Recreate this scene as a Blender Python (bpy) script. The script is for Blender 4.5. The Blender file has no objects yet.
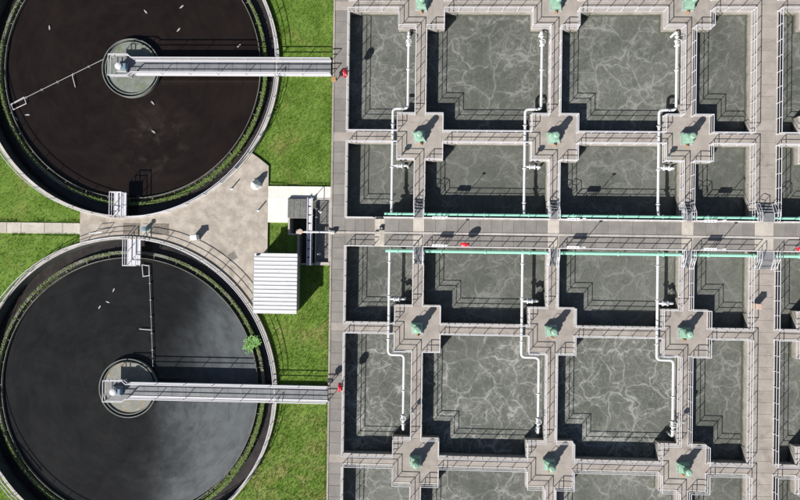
import bpy, bmesh, math, random
from math import sin, cos, pi, radians, hypot, atan2, sqrt
from mathutils import Vector, Matrix
from mathutils.geometry import delaunay_2d_cdt
random.seed(7)
SC = bpy.context.scene
COL = SC.collection

# ------------------------------------------------------------------ camera
cam_d = bpy.data.cameras.new("camera")
cam = bpy.data.objects.new("camera", cam_d); COL.objects.link(cam)
ax, ay, ar = radians(0.3517), radians(2.307), radians(0.79)
cam.matrix_world = (Matrix.Translation((0, 0, 70)) @ Matrix.Rotation(ax, 4, 'X')
                    @ Matrix.Rotation(ay, 4, 'Y') @ Matrix.Rotation(ar, 4, 'Z'))
cam_d.sensor_width = 36; cam_d.lens = 31.5; cam_d.clip_end = 6000; cam_d.clip_start = .5
SC.camera = cam
# ------------------------------------------------------------------ sky and sun
SUN = Vector((-0.85, -1.03, 1.0)).normalized()
W = bpy.data.worlds.new("World"); SC.world = W; W.use_nodes = True
nt = W.node_tree; bg = nt.nodes['Background']
sky = nt.nodes.new('ShaderNodeTexSky'); sky.sky_type = 'NISHITA'; sky.sun_disc = False
sky.sun_elevation = math.asin(SUN.z); sky.sun_rotation = atan2(SUN.x, SUN.y)
sky.air_density = 1.0; sky.dust_density = 1.0
nt.links.new(sky.outputs[0], bg.inputs[0]); bg.inputs[1].default_value = 0.05
sd = bpy.data.lights.new("sun", 'SUN'); sd.energy = 5.0; sd.angle = radians(0.5); sd.color = (1, .965, .91)
so = bpy.data.objects.new("sun", sd); COL.objects.link(so)
so.rotation_euler = SUN.to_track_quat('Z', 'Y').to_euler(); so.location = SUN * 80
vs = SC.view_settings
vs.view_transform = 'Standard'; vs.look = 'None'; vs.gamma = 1; vs.exposure = 0.5; vs.use_curve_mapping = False

# ------------------------------------------------------------------ materials
class G:
    def __init__(s, name):
        s.m = bpy.data.materials.new(name); s.m.use_nodes = True
        s.t = s.m.node_tree; s.b = s.t.nodes['Principled BSDF']
        g = s.t.nodes.new('ShaderNodeNewGeometry'); s.pos = g.outputs['Position']
        oi = s.t.nodes.new('ShaderNodeObjectInfo'); s.rnd = oi.outputs['Random']; s.loc = oi.outputs['Location']; s.ocol = oi.outputs['Color']
    def n(s, typ, ins={}, **kw):
        x = s.t.nodes.new('ShaderNode' + typ)
        for k, v in kw.items(): setattr(x, k, v)
        for k, v in ins.items():
            if isinstance(v, bpy.types.NodeSocket): s.t.links.new(v, x.inputs[k])
            else: x.inputs[k].default_value = v
        return x
    def math(s, op, a, b=0.0, clamp=False):
        x = s.n('Math', {0: a, 1: b}, operation=op); x.use_clamp = clamp; return x.outputs[0]
    def vmath(s, op, a, b): return s.n('VectorMath', {0: a, 1: b}, operation=op).outputs[0]
    def noise(s, scale, detail=4, rough=.55, dist=0., vec=None):
        return s.n('TexNoise', {'Vector': vec or s.pos, 'Scale': scale, 'Detail': detail, 'Roughness': rough, 'Distortion': dist}).outputs[0]
    def rng(s, v, a, b, c=0., d=1.):
        return s.n('MapRange', {0: v, 1: a, 2: b, 3: c, 4: d}, interpolation_type='SMOOTHSTEP').outputs[0]
    def mix(s, f, a, b, mode='MIX'):
        x = s.n('Mix', {0: f}, data_type='RGBA', blend_type=mode)
        for i, v in ((6, a), (7, b)):
            if isinstance(v, bpy.types.NodeSocket): s.t.links.new(v, x.inputs[i])
            else: x.inputs[i].default_value = (*v, 1) if len(v) == 3 else v
        return x.outputs[2]
    def scale_col(s, c, f):
        x = s.n('VectorMath', {0: c}, operation='SCALE')
        if isinstance(f, bpy.types.NodeSocket): s.t.links.new(f, x.inputs[3])
        else: x.inputs[3].default_value = f
        return x.outputs[0]
    def color(s, c):
        if isinstance(c, bpy.types.NodeSocket): s.t.links.new(c, s.b.inputs['Base Color'])
        else: s.b.inputs['Base Color'].default_value = (*c, 1)
    def bump(s, h, strength=.3, dist=.02):
        x = s.n('Bump', {'Strength': strength, 'Distance': dist, 'Height': h})
        s.t.links.new(x.outputs[0], s.b.inputs['Normal'])
    def rough(s, r, spec=None):
        if isinstance(r, bpy.types.NodeSocket): s.t.links.new(r, s.b.inputs['Roughness'])
        else: s.b.inputs['Roughness'].default_value = r
        if spec is not None: s.b.inputs['Specular IOR Level'].default_value = spec

def concrete(name, c1, c2, stain=(.16, .13, .10), st=.45, rv=.12, rough=.85):
    g = G(name)
    a = g.mix(g.rng(g.noise(.9, 5, .6), .35, .68), c1, c2)
    a = g.mix(g.math('MULTIPLY', g.rng(g.noise(.45, 6, .7, .6), .52, .72), st), a, stain)
    f = g.rng(g.noise(9, 3, .7), .2, .8, .86, 1.1)
    a = g.scale_col(a, f)
    a = g.scale_col(a, g.math('ADD', g.math('MULTIPLY', g.rnd, rv), 1 - rv / 2))
    g.color(a); g.rough(rough, .25); g.bump(g.noise(25, 3), .25, .01)
    return g.m
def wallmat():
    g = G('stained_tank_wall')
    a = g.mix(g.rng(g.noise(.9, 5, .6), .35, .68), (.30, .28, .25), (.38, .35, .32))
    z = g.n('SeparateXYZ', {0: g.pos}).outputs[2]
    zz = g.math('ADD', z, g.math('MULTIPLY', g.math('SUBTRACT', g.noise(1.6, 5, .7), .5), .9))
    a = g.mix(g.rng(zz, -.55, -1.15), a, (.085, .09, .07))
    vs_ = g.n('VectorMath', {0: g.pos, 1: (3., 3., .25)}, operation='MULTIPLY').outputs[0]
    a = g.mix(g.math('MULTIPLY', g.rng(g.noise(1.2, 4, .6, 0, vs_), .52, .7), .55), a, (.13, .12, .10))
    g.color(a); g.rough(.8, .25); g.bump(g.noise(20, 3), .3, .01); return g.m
def paint(name, c, rough=.45, wear=(.25, .2, .15), w=.25, metal=0, rv=.06):
    g = G(name)
    a = g.mix(g.math('MULTIPLY', g.rng(g.noise(3.5, 6, .7), .52, .75), w), c, wear)
    a = g.scale_col(a, g.math('ADD', g.math('MULTIPLY', g.rnd, rv), 1 - rv / 2))
    g.color(a); g.rough(rough, .4); g.b.inputs['Metallic'].default_value = metal
    g.bump(g.noise(14, 2), .1, .004)
    return g.m
M = {}
M['deck'] = concrete('deck_concrete', (.31, .277, .248), (.375, .336, .303), (.15, .13, .115), st=.6)
M['coping'] = concrete('coping_concrete', (.42, .39, .365), (.50, .47, .44), st=.35)
M['wall'] = wallmat()
M['panel'] = concrete('cover_panel', (.215, .20, .185), (.255, .238, .22), (.14, .13, .11), .3, .16)
M['slab'] = concrete('cross_slab_concrete', (.44, .40, .355), (.52, .475, .42), st=.35)
M['apron'] = concrete('apron_concrete', (.34, .30, .255), (.47, .42, .36), (.19, .16, .13), .6, .1)
M['pad'] = concrete('fresh_concrete', (.72, .68, .62), (.80, .77, .72), (.5, .45, .38), .25)
M['path'] = concrete('path_concrete', (.46, .42, .36), (.54, .50, .44), st=.3)
M['ring'] = concrete('ring_wall_concrete', (.15, .15, .125), (.22, .215, .185), (.05, .065, .025), .8)
M['drum'] = concrete('drum_concrete', (.19, .205, .19), (.25, .265, .245), (.08, .09, .06), .5)
M['lining'] = concrete('shade_toned_lining', (.045, .05, .048), (.07, .075, .068), (.03, .045, .015), .7)  # algae stains on a near-black tone that carries the wall's shade
M['kerb'] = concrete('kerb_concrete', (.42, .385, .35), (.53, .495, .465), (.26, .21, .17), .4)
M['galv'] = paint('galvanised_steel', (.60, .59, .62), .5, (.34, .32, .31), .4)
M['white'] = paint('white_paint', (.64, .645, .65), .4, (.36, .33, .30), .4)
M['mint'] = paint('mint_paint', (.25, .40, .31), .45, (.19, .24, .17), .55, rv=.22)
M['teal'] = paint('green_pipe_paint', (.27, .57, .45), .35, (.40, .50, .45), .5)
M['red'] = paint('red_plastic', (.62, .015, .03), .4, (.4, .05, .05), .3)
M['rust'] = paint('rusty_orange', (.40, .22, .11), .7, (.16, .06, .03), .6)
M['peach'] = paint('peach_cabinet_paint', (.52, .38, .31), .55, (.4, .28, .2), .3)
M['dark'] = paint('dark_steel', (.035, .04, .045), .5, (.08, .07, .06), .4)
M['blue'] = paint('blue_grey_paint', (.16, .24, .32), .45, (.1, .1, .1), .3)
M['grey'] = paint('grey_paint', (.32, .33, .33), .5, (.2, .18, .16), .3)
M['gull'] = paint('gull_feathers', (.62, .60, .56), .8, (.3, .28, .25), .3)
M['gullwing'] = paint('gull_wing', (.30, .30, .31), .8, (.1, .1, .1), .3)
M['beak'] = paint('beak', (.6, .35, .06), .5)

def roofmat():
    g = G('white_roof_sheet')
    a = g.mix(g.math('MULTIPLY', g.rng(g.noise(1.6, 6, .7), .5, .75), .35), (.62, .62, .63), (.42, .40, .36))
    sv = g.n('VectorMath', {0: g.pos, 1: (.35, 4., 1.)}, operation='MULTIPLY').outputs[0]
    a = g.mix(g.math('MULTIPLY', g.rng(g.noise(1.5, 5, .7, .2, sv), .5, .72), .45), a, (.40, .37, .33))
    g.color(a); g.rough(.5, .4); return g.m
M['roof'] = roofmat()
def grating(name, c, cd, s=9.0):
    g = G(name)
    v = g.n('TexVoronoi', {'Vector': g.pos, 'Scale': s}, distance='CHEBYCHEV').outputs[0]
    a = g.mix(g.rng(v, .25, .5), c, cd)
    a = g.scale_col(a, g.rng(g.noise(1.2, 5, .65), .3, .7, .8, 1.1))
    g.color(a); g.rough(.6, .3); g.bump(v, .4, .01); return g.m
M['grating'] = grating('steel_grating', (.225, .23, .24), (.185, .19, .20), 14.0)
M['drain'] = grating('drain_grating', (.27, .235, .195), (.19, .165, .14))
M['mesh'] = grating('chamber_grating', (.20, .20, .19), (.13, .13, .125))

def lawnmat():
    g = G('lawn_grass')
    a = g.mix(g.rng(g.noise(.55, 6, .65, .4), .33, .66), (.098, .172, .024), (.155, .245, .046))
    a = g.mix(g.math('MULTIPLY', g.rng(g.noise(.3, 7, .72, .5), .5, .74), .75), a, (.25, .22, .08))
    yy = g.n('SeparateXYZ', {0: g.pos}).outputs[1]
    a = g.mix(g.math('MULTIPLY', g.rng(yy, -12., -20.), g.math('MULTIPLY', g.rng(g.noise(.8, 7, .75, .3), .42, .68), .75)), a, (.27, .235, .10))
    a = g.mix(g.math('MULTIPLY', g.rng(g.noise(2.2, 5, .7), .5, .75), .6), a, (.05, .11, .012))
    a = g.mix(g.math('MULTIPLY', g.rng(g.noise(1.1, 3, .6), .66, .74), .6), a, (.36, .30, .17))
    a = g.scale_col(a, g.rng(g.noise(14, 4, .8), .2, .8, .72, 1.25))
    g.color(a); g.rough(.9, .1); g.bump(g.noise(16, 4, .8), .5, .05); return g.m
M['lawn'] = lawnmat()
def blades():
    g = G('grass_blades')
    a = g.mix(g.rng(g.noise(.55, 6, .65, .4), .33, .66), (.095, .18, .022), (.16, .26, .046))
    a = g.mix(g.math('MULTIPLY', g.rng(g.noise(.3, 7, .72, .5), .5, .72), .7), a, (.27, .25, .08))
    g.color(a); g.rough(.8, .15); return g.m
M['blade'] = blades()
def leafmat(name, c, c2):
    g = G(name)
    g.color(g.mix(g.rng(g.noise(6, 3), .3, .7), c, c2)); g.rough(.6, .25); return g.m
M['leaf'] = leafmat('bush_leaf', (.13, .30, .06), (.24, .42, .14))
M['algae'] = leafmat('algae', (.07, .125, .02), (.16, .21, .06))
M['algaepale'] = leafmat('dried_algae', (.17, .19, .12), (.30, .31, .24))
M['stem'] = leafmat('stem', (.1, .08, .04), (.14, .11, .06))

def foammat():
    g = G('aerated_sludge_water')
    off = g.vmath('ADD', g.pos, g.vmath('SCALE', (0, 0, 0), (0, 0, 0)))
    sh = g.n('CombineXYZ', {0: 0., 1: 0., 2: g.math('MULTIPLY', g.rnd, 37.)}).outputs[0]
    p = g.vmath('ADD', g.pos, sh)
    nd = g.n('TexNoise', {'Vector': p, 'Scale': .33, 'Detail': 2, 'Roughness': .5})
    d1 = g.n('VectorMath', {0: g.vmath('SUBTRACT', nd.outputs[1], (.5, .5, .5))}, operation='SCALE'); d1.inputs[3].default_value = 3.2
    nd2 = g.n('TexNoise', {'Vector': p, 'Scale': 1.3, 'Detail': 2, 'Roughness': .5})
    d2 = g.n('VectorMath', {0: g.vmath('SUBTRACT', nd2.outputs[1], (.5, .5, .5))}, operation='SCALE'); d2.inputs[3].default_value = .55
    q = g.vmath('ADD', g.vmath('ADD', p, d1.outputs[0]), d2.outputs[0])
    def vein(scale, w, sh):
        e = g.n('TexVoronoi', {'Vector': g.vmath('ADD', q, sh), 'Scale': scale}, feature='DISTANCE_TO_EDGE').outputs[0]
        core = g.rng(e, 0., w, 1., 0.); halo = g.rng(e, 0., w * 3.5, .22, 0.)
        return g.math('ADD', core, halo)
    v1 = vein(.32, .030, (0, 0, 0)); v2 = vein(.62, .040, (5, 2, 1)); v3 = vein(1.15, .055, (3, 8, 4)); v4 = vein(2.3, .09, (2, 3, 9))
    # closed curling threads: contour lines of a smooth field
    cn = g.n('TexNoise', {'Vector': g.vmath('ADD', q, (4, 1, 6)), 'Scale': .42, 'Detail': 1.5, 'Roughness': .5, 'Distortion': .6}).outputs[0]
    fr = g.math('ABSOLUTE', g.math('SUBTRACT', g.math('FRACT', g.math('MULTIPLY', cn, 11.)), .5))
    curl = g.rng(fr, 0., .075, 1., 0.)
    m1 = g.rng(g.noise(.25, 3, .6, 0, p), .36, .58)
    m2 = g.rng(g.noise(.30, 3, .6, .3, g.vmath('ADD', p, (9, 4, 2))), .40, .60)
    m3 = g.rng(g.noise(.8, 4, .7, 0, g.vmath('ADD', p, (1, 7, 5))), .30, .64)
    m5 = g.rng(g.noise(.36, 3, .6, .3, g.vmath('ADD', p, (3, 14, 7))), .44, .62)
    f = g.math('MULTIPLY', v1, g.math('ADD', g.math('MULTIPLY', m1, .7), .35))
    f = g.math('ADD', f, g.math('MULTIPLY', g.math('MULTIPLY', v2, m2), .75))
    f = g.math('ADD', f, g.math('MULTIPLY', g.math('MULTIPLY', v3, g.math('ADD', g.math('MULTIPLY', m1, .7), .12)), .6))
    f = g.math('ADD', f, g.math('MULTIPLY', g.math('MULTIPLY', v4, g.math('MULTIPLY', m3, m2)), .5))
    f = g.math('ADD', f, g.math('MULTIPLY', g.math('MULTIPLY', curl, m5), .4))
    f = g.math('MULTIPLY', f, g.math('ADD', g.math('MULTIPLY', m3, .7), .3), True)
    base = g.mix(g.rng(g.noise(.25, 5, .6, .8, p), .3, .7), (.092, .099, .086), (.130, .135, .120))
    base = g.scale_col(base, g.rng(g.noise(5., 5, .75, .5, q), .2, .8, .72, 1.25))
    base = g.scale_col(base, g.math('ADD', g.math('MULTIPLY', g.rnd, .22), .9))
    amt = g.n('SeparateColor', {0: g.ocol}).outputs[0]
    c = g.mix(g.math('MULTIPLY', f, amt), base, (.36, .36, .34))
    g.color(c); g.rough(.5, .15)
    g.bump(g.math('ADD', g.noise(2.5, 5, .7, .4, q), g.math('MULTIPLY', f, .3)), .35, .05)
    return g.m
M['foam'] = foammat()
def darkwater(name, c1, c2, film_or_sheen, centre, kind):
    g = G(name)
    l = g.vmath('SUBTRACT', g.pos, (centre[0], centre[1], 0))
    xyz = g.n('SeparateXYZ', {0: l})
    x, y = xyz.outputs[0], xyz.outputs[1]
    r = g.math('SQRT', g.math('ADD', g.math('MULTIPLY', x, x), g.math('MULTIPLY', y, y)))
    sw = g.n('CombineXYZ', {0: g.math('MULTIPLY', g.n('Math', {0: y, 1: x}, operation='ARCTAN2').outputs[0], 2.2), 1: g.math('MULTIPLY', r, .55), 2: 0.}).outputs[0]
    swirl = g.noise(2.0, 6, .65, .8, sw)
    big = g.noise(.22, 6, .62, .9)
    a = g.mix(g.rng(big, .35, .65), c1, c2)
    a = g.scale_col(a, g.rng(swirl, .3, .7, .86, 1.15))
    if kind == 2:  # pale sky sheen towards the right, painted into the water colour
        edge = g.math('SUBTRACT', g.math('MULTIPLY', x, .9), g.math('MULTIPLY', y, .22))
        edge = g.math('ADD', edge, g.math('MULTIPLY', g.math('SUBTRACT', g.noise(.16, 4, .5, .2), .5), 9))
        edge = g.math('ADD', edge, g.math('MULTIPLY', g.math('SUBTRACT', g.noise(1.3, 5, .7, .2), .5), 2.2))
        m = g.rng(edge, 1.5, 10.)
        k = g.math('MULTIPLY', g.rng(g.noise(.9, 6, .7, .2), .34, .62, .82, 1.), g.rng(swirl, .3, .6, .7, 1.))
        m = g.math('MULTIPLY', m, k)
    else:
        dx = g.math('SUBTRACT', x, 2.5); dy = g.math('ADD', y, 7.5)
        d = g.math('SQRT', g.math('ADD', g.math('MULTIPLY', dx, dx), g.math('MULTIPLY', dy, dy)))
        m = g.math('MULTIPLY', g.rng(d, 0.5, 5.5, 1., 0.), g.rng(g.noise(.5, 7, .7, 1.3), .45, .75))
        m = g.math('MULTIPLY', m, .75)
    a = g.mix(m, a, film_or_sheen)
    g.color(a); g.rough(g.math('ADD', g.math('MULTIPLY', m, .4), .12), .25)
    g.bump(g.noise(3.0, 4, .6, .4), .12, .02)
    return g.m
C1 = (-30.85, 18.8); C2 = (-30.6, -14.15); RK = 15.6
M['water1'] = darkwater('brown_black_water', (.0125, .0088, .0078), (.016, .0115, .010), (.055, .045, .04), C1, 1)
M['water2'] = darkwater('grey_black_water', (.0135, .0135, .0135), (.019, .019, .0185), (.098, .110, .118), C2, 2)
def launder():
    g = G('launder_water')
    a = g.mix(g.rng(g.noise(.8, 5, .65, .5), .35, .7), (.026, .022, .021), (.045, .040, .038))
    a = g.mix(g.math('MULTIPLY', g.rng(g.noise(.35, 5, .7), .6, .72), .7), a, (.03, .05, .015))
    g.color(a); g.rough(.25, .4); g.bump(g.noise(4, 4), .15, .02); return g.m
M['launder'] = launder()
def scum(name, c1, c2, c3):
    g = G(name)
    a = g.mix(g.rng(g.noise(.9, 6, .65, .6), .38, .62), c1, c2)
    a = g.mix(g.math('MULTIPLY', g.rng(g.noise(1.3, 6, .7, .4, g.vmath('ADD', g.pos, (5, 3, 1))), .48, .66), .75), a, c3)
    a = g.scale_col(a, g.rng(g.noise(8, 4, .7), .2, .8, .8, 1.2))
    g.color(a); g.rough(.7, .2); g.bump(g.noise(9, 4), .4, .03); return g.m
M['scum1'] = scum('green_grey_scum', (.16, .175, .155), (.20, .22, .20), (.13, .14, .045))
M['scum2'] = scum('pale_scum', (.21, .215, .195), (.27, .265, .235), (.25, .19, .11))

# ------------------------------------------------------------------ mesh helpers
class MB:
    def __init__(s): s.v = []; s.f = []
    def add(s, vs, fs):
        o = len(s.v); s.v += [tuple(v) for v in vs]; s.f += [[i + o for i in f] for f in fs]; return s
    def box(s, x0, x1, y0, y1, z0, z1, M4=None):
        vs = [Vector((x, y, z)) for z in (z0, z1) for x, y in ((x0, y0), (x1, y0), (x1, y1), (x0, y1))]
        if M4: vs = [M4 @ v for v in vs]
        return s.add(vs, [(3, 2, 1, 0), (4, 5, 6, 7), (0, 1, 5, 4), (1, 2, 6, 5), (2, 3, 7, 6), (3, 0, 4, 7)])
    def bev(s, x0, x1, y0, y1, z0, z1, b=.02):
        # box with chamfered top edge
        vs = []
        for z, i in ((z0, 0), (z1 - b, 0), (z1, b)):
            vs += [(x0 + i, y0 + i, z), (x1 - i, y0 + i, z), (x1 - i, y1 - i, z), (x0 + i, y1 - i, z)]
        fs = [(3, 2, 1, 0), (8, 9, 10, 11)]
        for k in (0, 4):
            for j in range(4): fs.append((k + j, k + (j + 1) % 4, k + 4 + (j + 1) % 4, k + 4 + j))
        return s.add(vs, fs)
    def prism(s, pts, z0, z1):
        n = len(pts)
        vs = [(x, y, z0) for x, y in pts] + [(x, y, z1) for x, y in pts]
        fs = [list(range(n))[::-1], [n + i for i in range(n)]] + [(i, (i + 1) % n, n + (i + 1) % n, n + i) for i in range(n)]
        return s.add(vs, fs)
    def band(s, inner, outer, z0, z1):
        n = len(inner)
        vs = [(x, y, z) for z in (z0, z1) for P in (inner, outer) for x, y in P]
        fs = []
        for i in range(n):
            j = (i + 1) % n
            fs += [(2*n+i, 2*n+j, 3*n+j, 3*n+i), (i, n+i, n+j, j), (i, j, 2*n+j, 2*n+i), (n+i, 3*n+i, 3*n+j, n+j)]
        return s.add(vs, fs)
    def ring(s, r0, r1, z0, z1, seg=96):
        a = [2 * pi * i / seg for i in range(seg)]
        return s.band([(r0 * cos(t), r0 * sin(t)) for t in a], [(r1 * cos(t), r1 * sin(t)) for t in a], z0, z1)
    def lathe(s, prof, seg=16, c=(0, 0, 0), M4=None):
        vs = []; fs = []; n = len(prof)
        for k in range(seg):
            t = 2 * pi * k / seg
            for r, z in prof:
                v = Vector((r * cos(t), r * sin(t), z))
                if M4: v = M4 @ v
                vs.append(v + Vector(c))
        for k in range(seg):
            k2 = (k + 1) % seg
            for i in range(n - 1): fs.append((k*n+i, k2*n+i, k2*n+i+1, k*n+i+1))
        fs.append([k * n + n - 1 for k in range(seg)]); fs.append([k * n for k in range(seg)][::-1])
        return s.add(vs, fs)
    def tube(s, pts, r, seg=6, closed=False):
        P = [Vector(p) for p in pts]; n = len(P); vs = []; fs = []
        for i in range(n):
            if closed: d0 = P[i] - P[i-1]; d1 = P[(i+1) % n] - P[i]
            else:
                d0 = P[i] - P[max(i-1, 0)]; d1 = P[min(i+1, n-1)] - P[i]
                if i == 0: d0 = d1
                if i == n-1: d1 = d0
            d0.normalize(); d1.normalize(); t = (d0 + d1)
            t = t.normalized() if t.length > 1e-6 else d1
            k = 1 / max(.5, t.dot(d1))
            up = Vector((0, 0, 1)) if abs(t.z) < .9 else Vector((1, 0, 0))
            u = t.cross(up).normalized(); w = u.cross(t).normalized()
            if abs(t.z) >= .9: k = 1
            for j in range(seg):
                a = 2 * pi * j / seg
                vs.append(P[i] + u * cos(a) * r * k + w * sin(a) * r)
        m = n if closed else n - 1
        for i in range(m):
            i2 = (i + 1) % n
            for j in range(seg): fs.append((i*seg+j, i*seg+(j+1) % seg, i2*seg+(j+1) % seg, i2*seg+j))
        if not closed: fs.append(list(range(seg))[::-1]); fs.append([(n-1)*seg+j for j in range(seg)])
        return s.add(vs, fs)
    def ball(s, c, r, seg=10, rings=6, sc=(1, 1, 1)):
        prof = [(r * sin(pi * i / rings) + 1e-4, -r * cos(pi * i / rings)) for i in range(rings + 1)]
        return s.lathe(prof, seg, c, Matrix.Diagonal((*sc, 1)))
    def mesh(s, name, mat, smooth=False):
        me = bpy.data.meshes.new(name); me.from_pydata(s.v, [], s.f); me.update()
        bm = bmesh.new(); bm.from_mesh(me); bmesh.ops.recalc_face_normals(bm, faces=bm.faces); bm.to_mesh(me); bm.free()
        if mat: me.materials.append(M[mat])
        if smooth:
            for p in me.polygons: p.use_smooth = True
            try: me.set_sharp_from_angle(angle=radians(40))
            except Exception: pass
        return me
    def obj(s, name, mat, parent=None, loc=(0, 0, 0), smooth=False):
        return link(name, s.mesh(name, mat, smooth), parent, loc)
def link(name, me, parent=None, loc=(0, 0, 0), rz=0):
    o = bpy.data.objects.new(name, me); COL.objects.link(o); o.location = loc; o.rotation_euler.z = rz
    if parent: o.parent = parent
    return o
def thing(name, label, cat, loc=(0, 0, 0), rz=0, group=None):
    o = link(name, None, None, loc, rz); o.empty_display_size = .3
    o['label'] = label; o['category'] = cat
    if group: o['group'] = group
    return o
def struct(o): o['kind'] = 'structure'; return o
def copy_tree(o, parent=None):
    c = o.copy(); COL.objects.link(c)
    if parent: c.parent = parent
    for ch in list(o.children): copy_tree(ch, c)
    return c
def offset(poly, d):
    """offset an axis-aligned ccw polygon outwards by d"""
    n = len(poly); out = []
    for i in range(n):
        a, b, c = Vector(poly[i-1]), Vector(poly[i]), Vector(poly[(i+1) % n])
        e0 = (b - a).normalized(); e1 = (c - b).normalized()
        n0 = Vector((e0.y, -e0.x)); n1 = Vector((e1.y, -e1.x))
        out.append(tuple(b + (n0 + n1) * d))
    return out
def arc(c, r, a0, a1, n=24):
    return [(c[0] + r * cos(a0 + (a1 - a0) * i / n), c[1] + r * sin(a0 + (a1 - a0) * i / n)) for i in range(n + 1)]

# ------------------------------------------------------------------ railings
post_cache = {}
def post_mesh(h, r=.035):
    k = (round(h, 2), r)
    if k not in post_cache:
        m = MB().lathe([(r, 0.02), (r, h)], 6); m.box(-.06, .06, -.06, .06, 0, .02)
        post_cache[k] = m.mesh('post', 'galv')
    return post_cache[k]
def railing(parent, pts, closed=True, z0=0., h=1.1, spacing=1.6, r=.038, mid=True, kick=False):
    """rails and posts under parent; pts relative to the parent"""
    ring = [(x, y, z0 + h) for x, y in pts]
    MB().tube(ring, r, 6, closed).obj('top_rail', 'galv', parent)
    if mid: MB().tube([(x, y, z0 + h * .52) for x, y in pts], r * .85, 6, closed).obj('mid_rail', 'galv', parent)
    n = len(pts); me = post_mesh(h)
    for i in range(n if closed else n - 1):
        a = Vector(pts[i]); b = Vector(pts[(i + 1) % n]); L = (b - a).length
        k = max(1, round(L / spacing))
        for j in range(k):
            q = a.lerp(b, j / k); link('post', me, parent, (q.x, q.y, z0))
    if not closed: link('post', me, parent, (pts[-1][0], pts[-1][1], z0))

# ------------------------------------------------------------------ grid of the aeration block
XL = -8.21
CA, CB, CC = -0.97, 12.27, 25.24
HW = .57
D0, D1 = 31.42, 34.02
CF = 38.4
ROW = {'T': (24.34, 25.52), 'U': (11.13, 12.34), 'L': (-7.89, -6.80), 'B': (-21.12, -19.98)}
RU, RL = 3.70, .75           # road edges
TOPEND, BOTEND = 33.0, -33.5
PH = 2.32                    # platform half size
CW = .14                     # coping width
rows = [  # (name, y0, y1, lower walkway key, upper walkway key)
    ('top edge row', ROW['T'][1], TOPEND, 'T', None),
    ('upper square row', ROW['U'][1], ROW['T'][0], 'U', 'T'),
    ('short row above road', RU, ROW['U'][0], None, 'U'),
    ('short row below road', ROW['L'][1], RL, 'L', None),
    ('lower square row', ROW['B'][1], ROW['L'][0], 'B', 'L'),
    ('bottom edge row', BOTEND, ROW['B'][0], None, 'B')]
cols = [('leftmost column', XL, CA - HW, None, CA), ('second column', CA + HW, CB - HW, CA, CB),
        ('third column', CB + HW, CC - HW, CB, CC), ('column left of wide walkway', CC + HW, D0, CC, None),
        ('column right of wide walkway', D1, CF - HW, None, CF)]
def rc(k): return (ROW[k][0] + ROW[k][1]) / 2
def tank_poly(r, c):
    _, y0, y1, kl, ku = r; _, x0, x1, cl, cr = c
    P = []
    def corner(x, y, cx, ky, sx, sy, order):
        if cx is None or ky is None: return [(x, y)]
        px = cx - sx * PH; py = rc(ky) - sy * PH      # notch corner inside the tank
        q = [(px, y), (px, py), (x, py)]
        return q if order else q[::-1]
    P += corner(x0, y0, cl, kl, -1, -1, False)
    P += corner(x1, y0, cr, kl, 1, -1, True)
    P += corner(x1, y1, cr, ku, 1, 1, False)
    P += corner(x0, y1, cl, ku, -1, 1, True)
    return P

# ------------------------------------------------------------------ ground, lawn, paving
def sheet(name, outer, holes, z, mat, thick=0):
    vs = []; es = []
    def add(l):
        o = len(vs); vs.extend(Vector(p) for p in l); n = len(l)
        es.extend((o + i, o + (i + 1) % n) for i in range(n))
    add(outer)
    for h in holes: add(h)
    v, e, f, *_ = delaunay_2d_cdt(vs, es, [], 0, 1e-4)
    def inside(p, poly):
        k = False; n = len(poly)
        for i in range(n):
            a, b = poly[i], poly[i-1]
            if (a[1] > p[1]) != (b[1] > p[1]) and p[0] < (b[0]-a[0])*(p[1]-a[1])/(b[1]-a[1])+a[0]: k = not k
        return k
    m = MB(); fs = []
    for t in f:
        c = sum((v[i] for i in t), Vector((0, 0))) / len(t)
        if inside(c, outer) and not any(inside(c, h) for h in holes): fs.append(list(t))
    m.add([(p.x, p.y, 0) for p in v], fs)
    return struct(m.obj(name, mat, None, (0, 0, z)))
XK = -9.86           # left edge of the aeration block kerb
BLK = [(XK, BOTEND - 1), (48, BOTEND - 1), (48, TOPEND + 1), (XK, TOPEND + 1)]
CH = (-14.15, XK - .002, -1.2, 5.55)                 # valve chamber x0 x1 y0 y1
chole = [(CH[0], 1.8), (-13.2, 1.8), (-13.2, CH[2]), (CH[1], CH[2]), (CH[1], CH[3]), (CH[0], CH[3])]
GZ = -.28
sheet('ground', [(-1500, -1500), (1500, -1500), (1500, 1500), (-1500, 1500)],
      [BLK, arc(C1, RK - .1, 0, 2*pi, 95)[:-1], arc(C2, RK - .1, 0, 2*pi, 95)[:-1], chole], GZ, 'lawn')
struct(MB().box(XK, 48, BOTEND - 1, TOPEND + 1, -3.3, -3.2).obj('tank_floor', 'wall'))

# apron between the two clarifiers
xw = -35.55
def circ_y(c, x, s): return c[1] + s * sqrt((RK - .06) ** 2 - (x - c[0]) ** 2)
a0 = atan2(circ_y(C1, xw, -1) - C1[1], xw - C1[0])
e1 = (-17.9, 10.0); a1 = atan2(e1[1] - C1[1], e1[0] - C1[0])
top = arc(C1, RK - .06, a0, a1, 40)
b1 = atan2(-6.05 - C2[1], -17.1 - C2[0]); b1 = atan2(sin(b1), cos(b1))
b0 = atan2(circ_y(C2, xw, 1) - C2[1], xw - C2[0])
bot = arc(C2, RK - .06, b1, b0, 40)
apron = top + [(-17.25, 9.55), (-16.22, 8.75), (-16.22, -.3), (-16.22, -5.95)] + bot
m = MB(); m.prism(apron, GZ - .3, -.06)
struct(m.obj('apron', 'apron'))
struct(MB().bev(-16.215, XK - .01, 5.56, 6.72, GZ - .2, -.04, .02).obj('concrete_pad', 'pad'))
struct(MB().bev(-16.215, CH[0] - .005, 3.05, 5.55, GZ - .2, -.04, .02).obj('concrete_pad', 'pad'))
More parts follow.
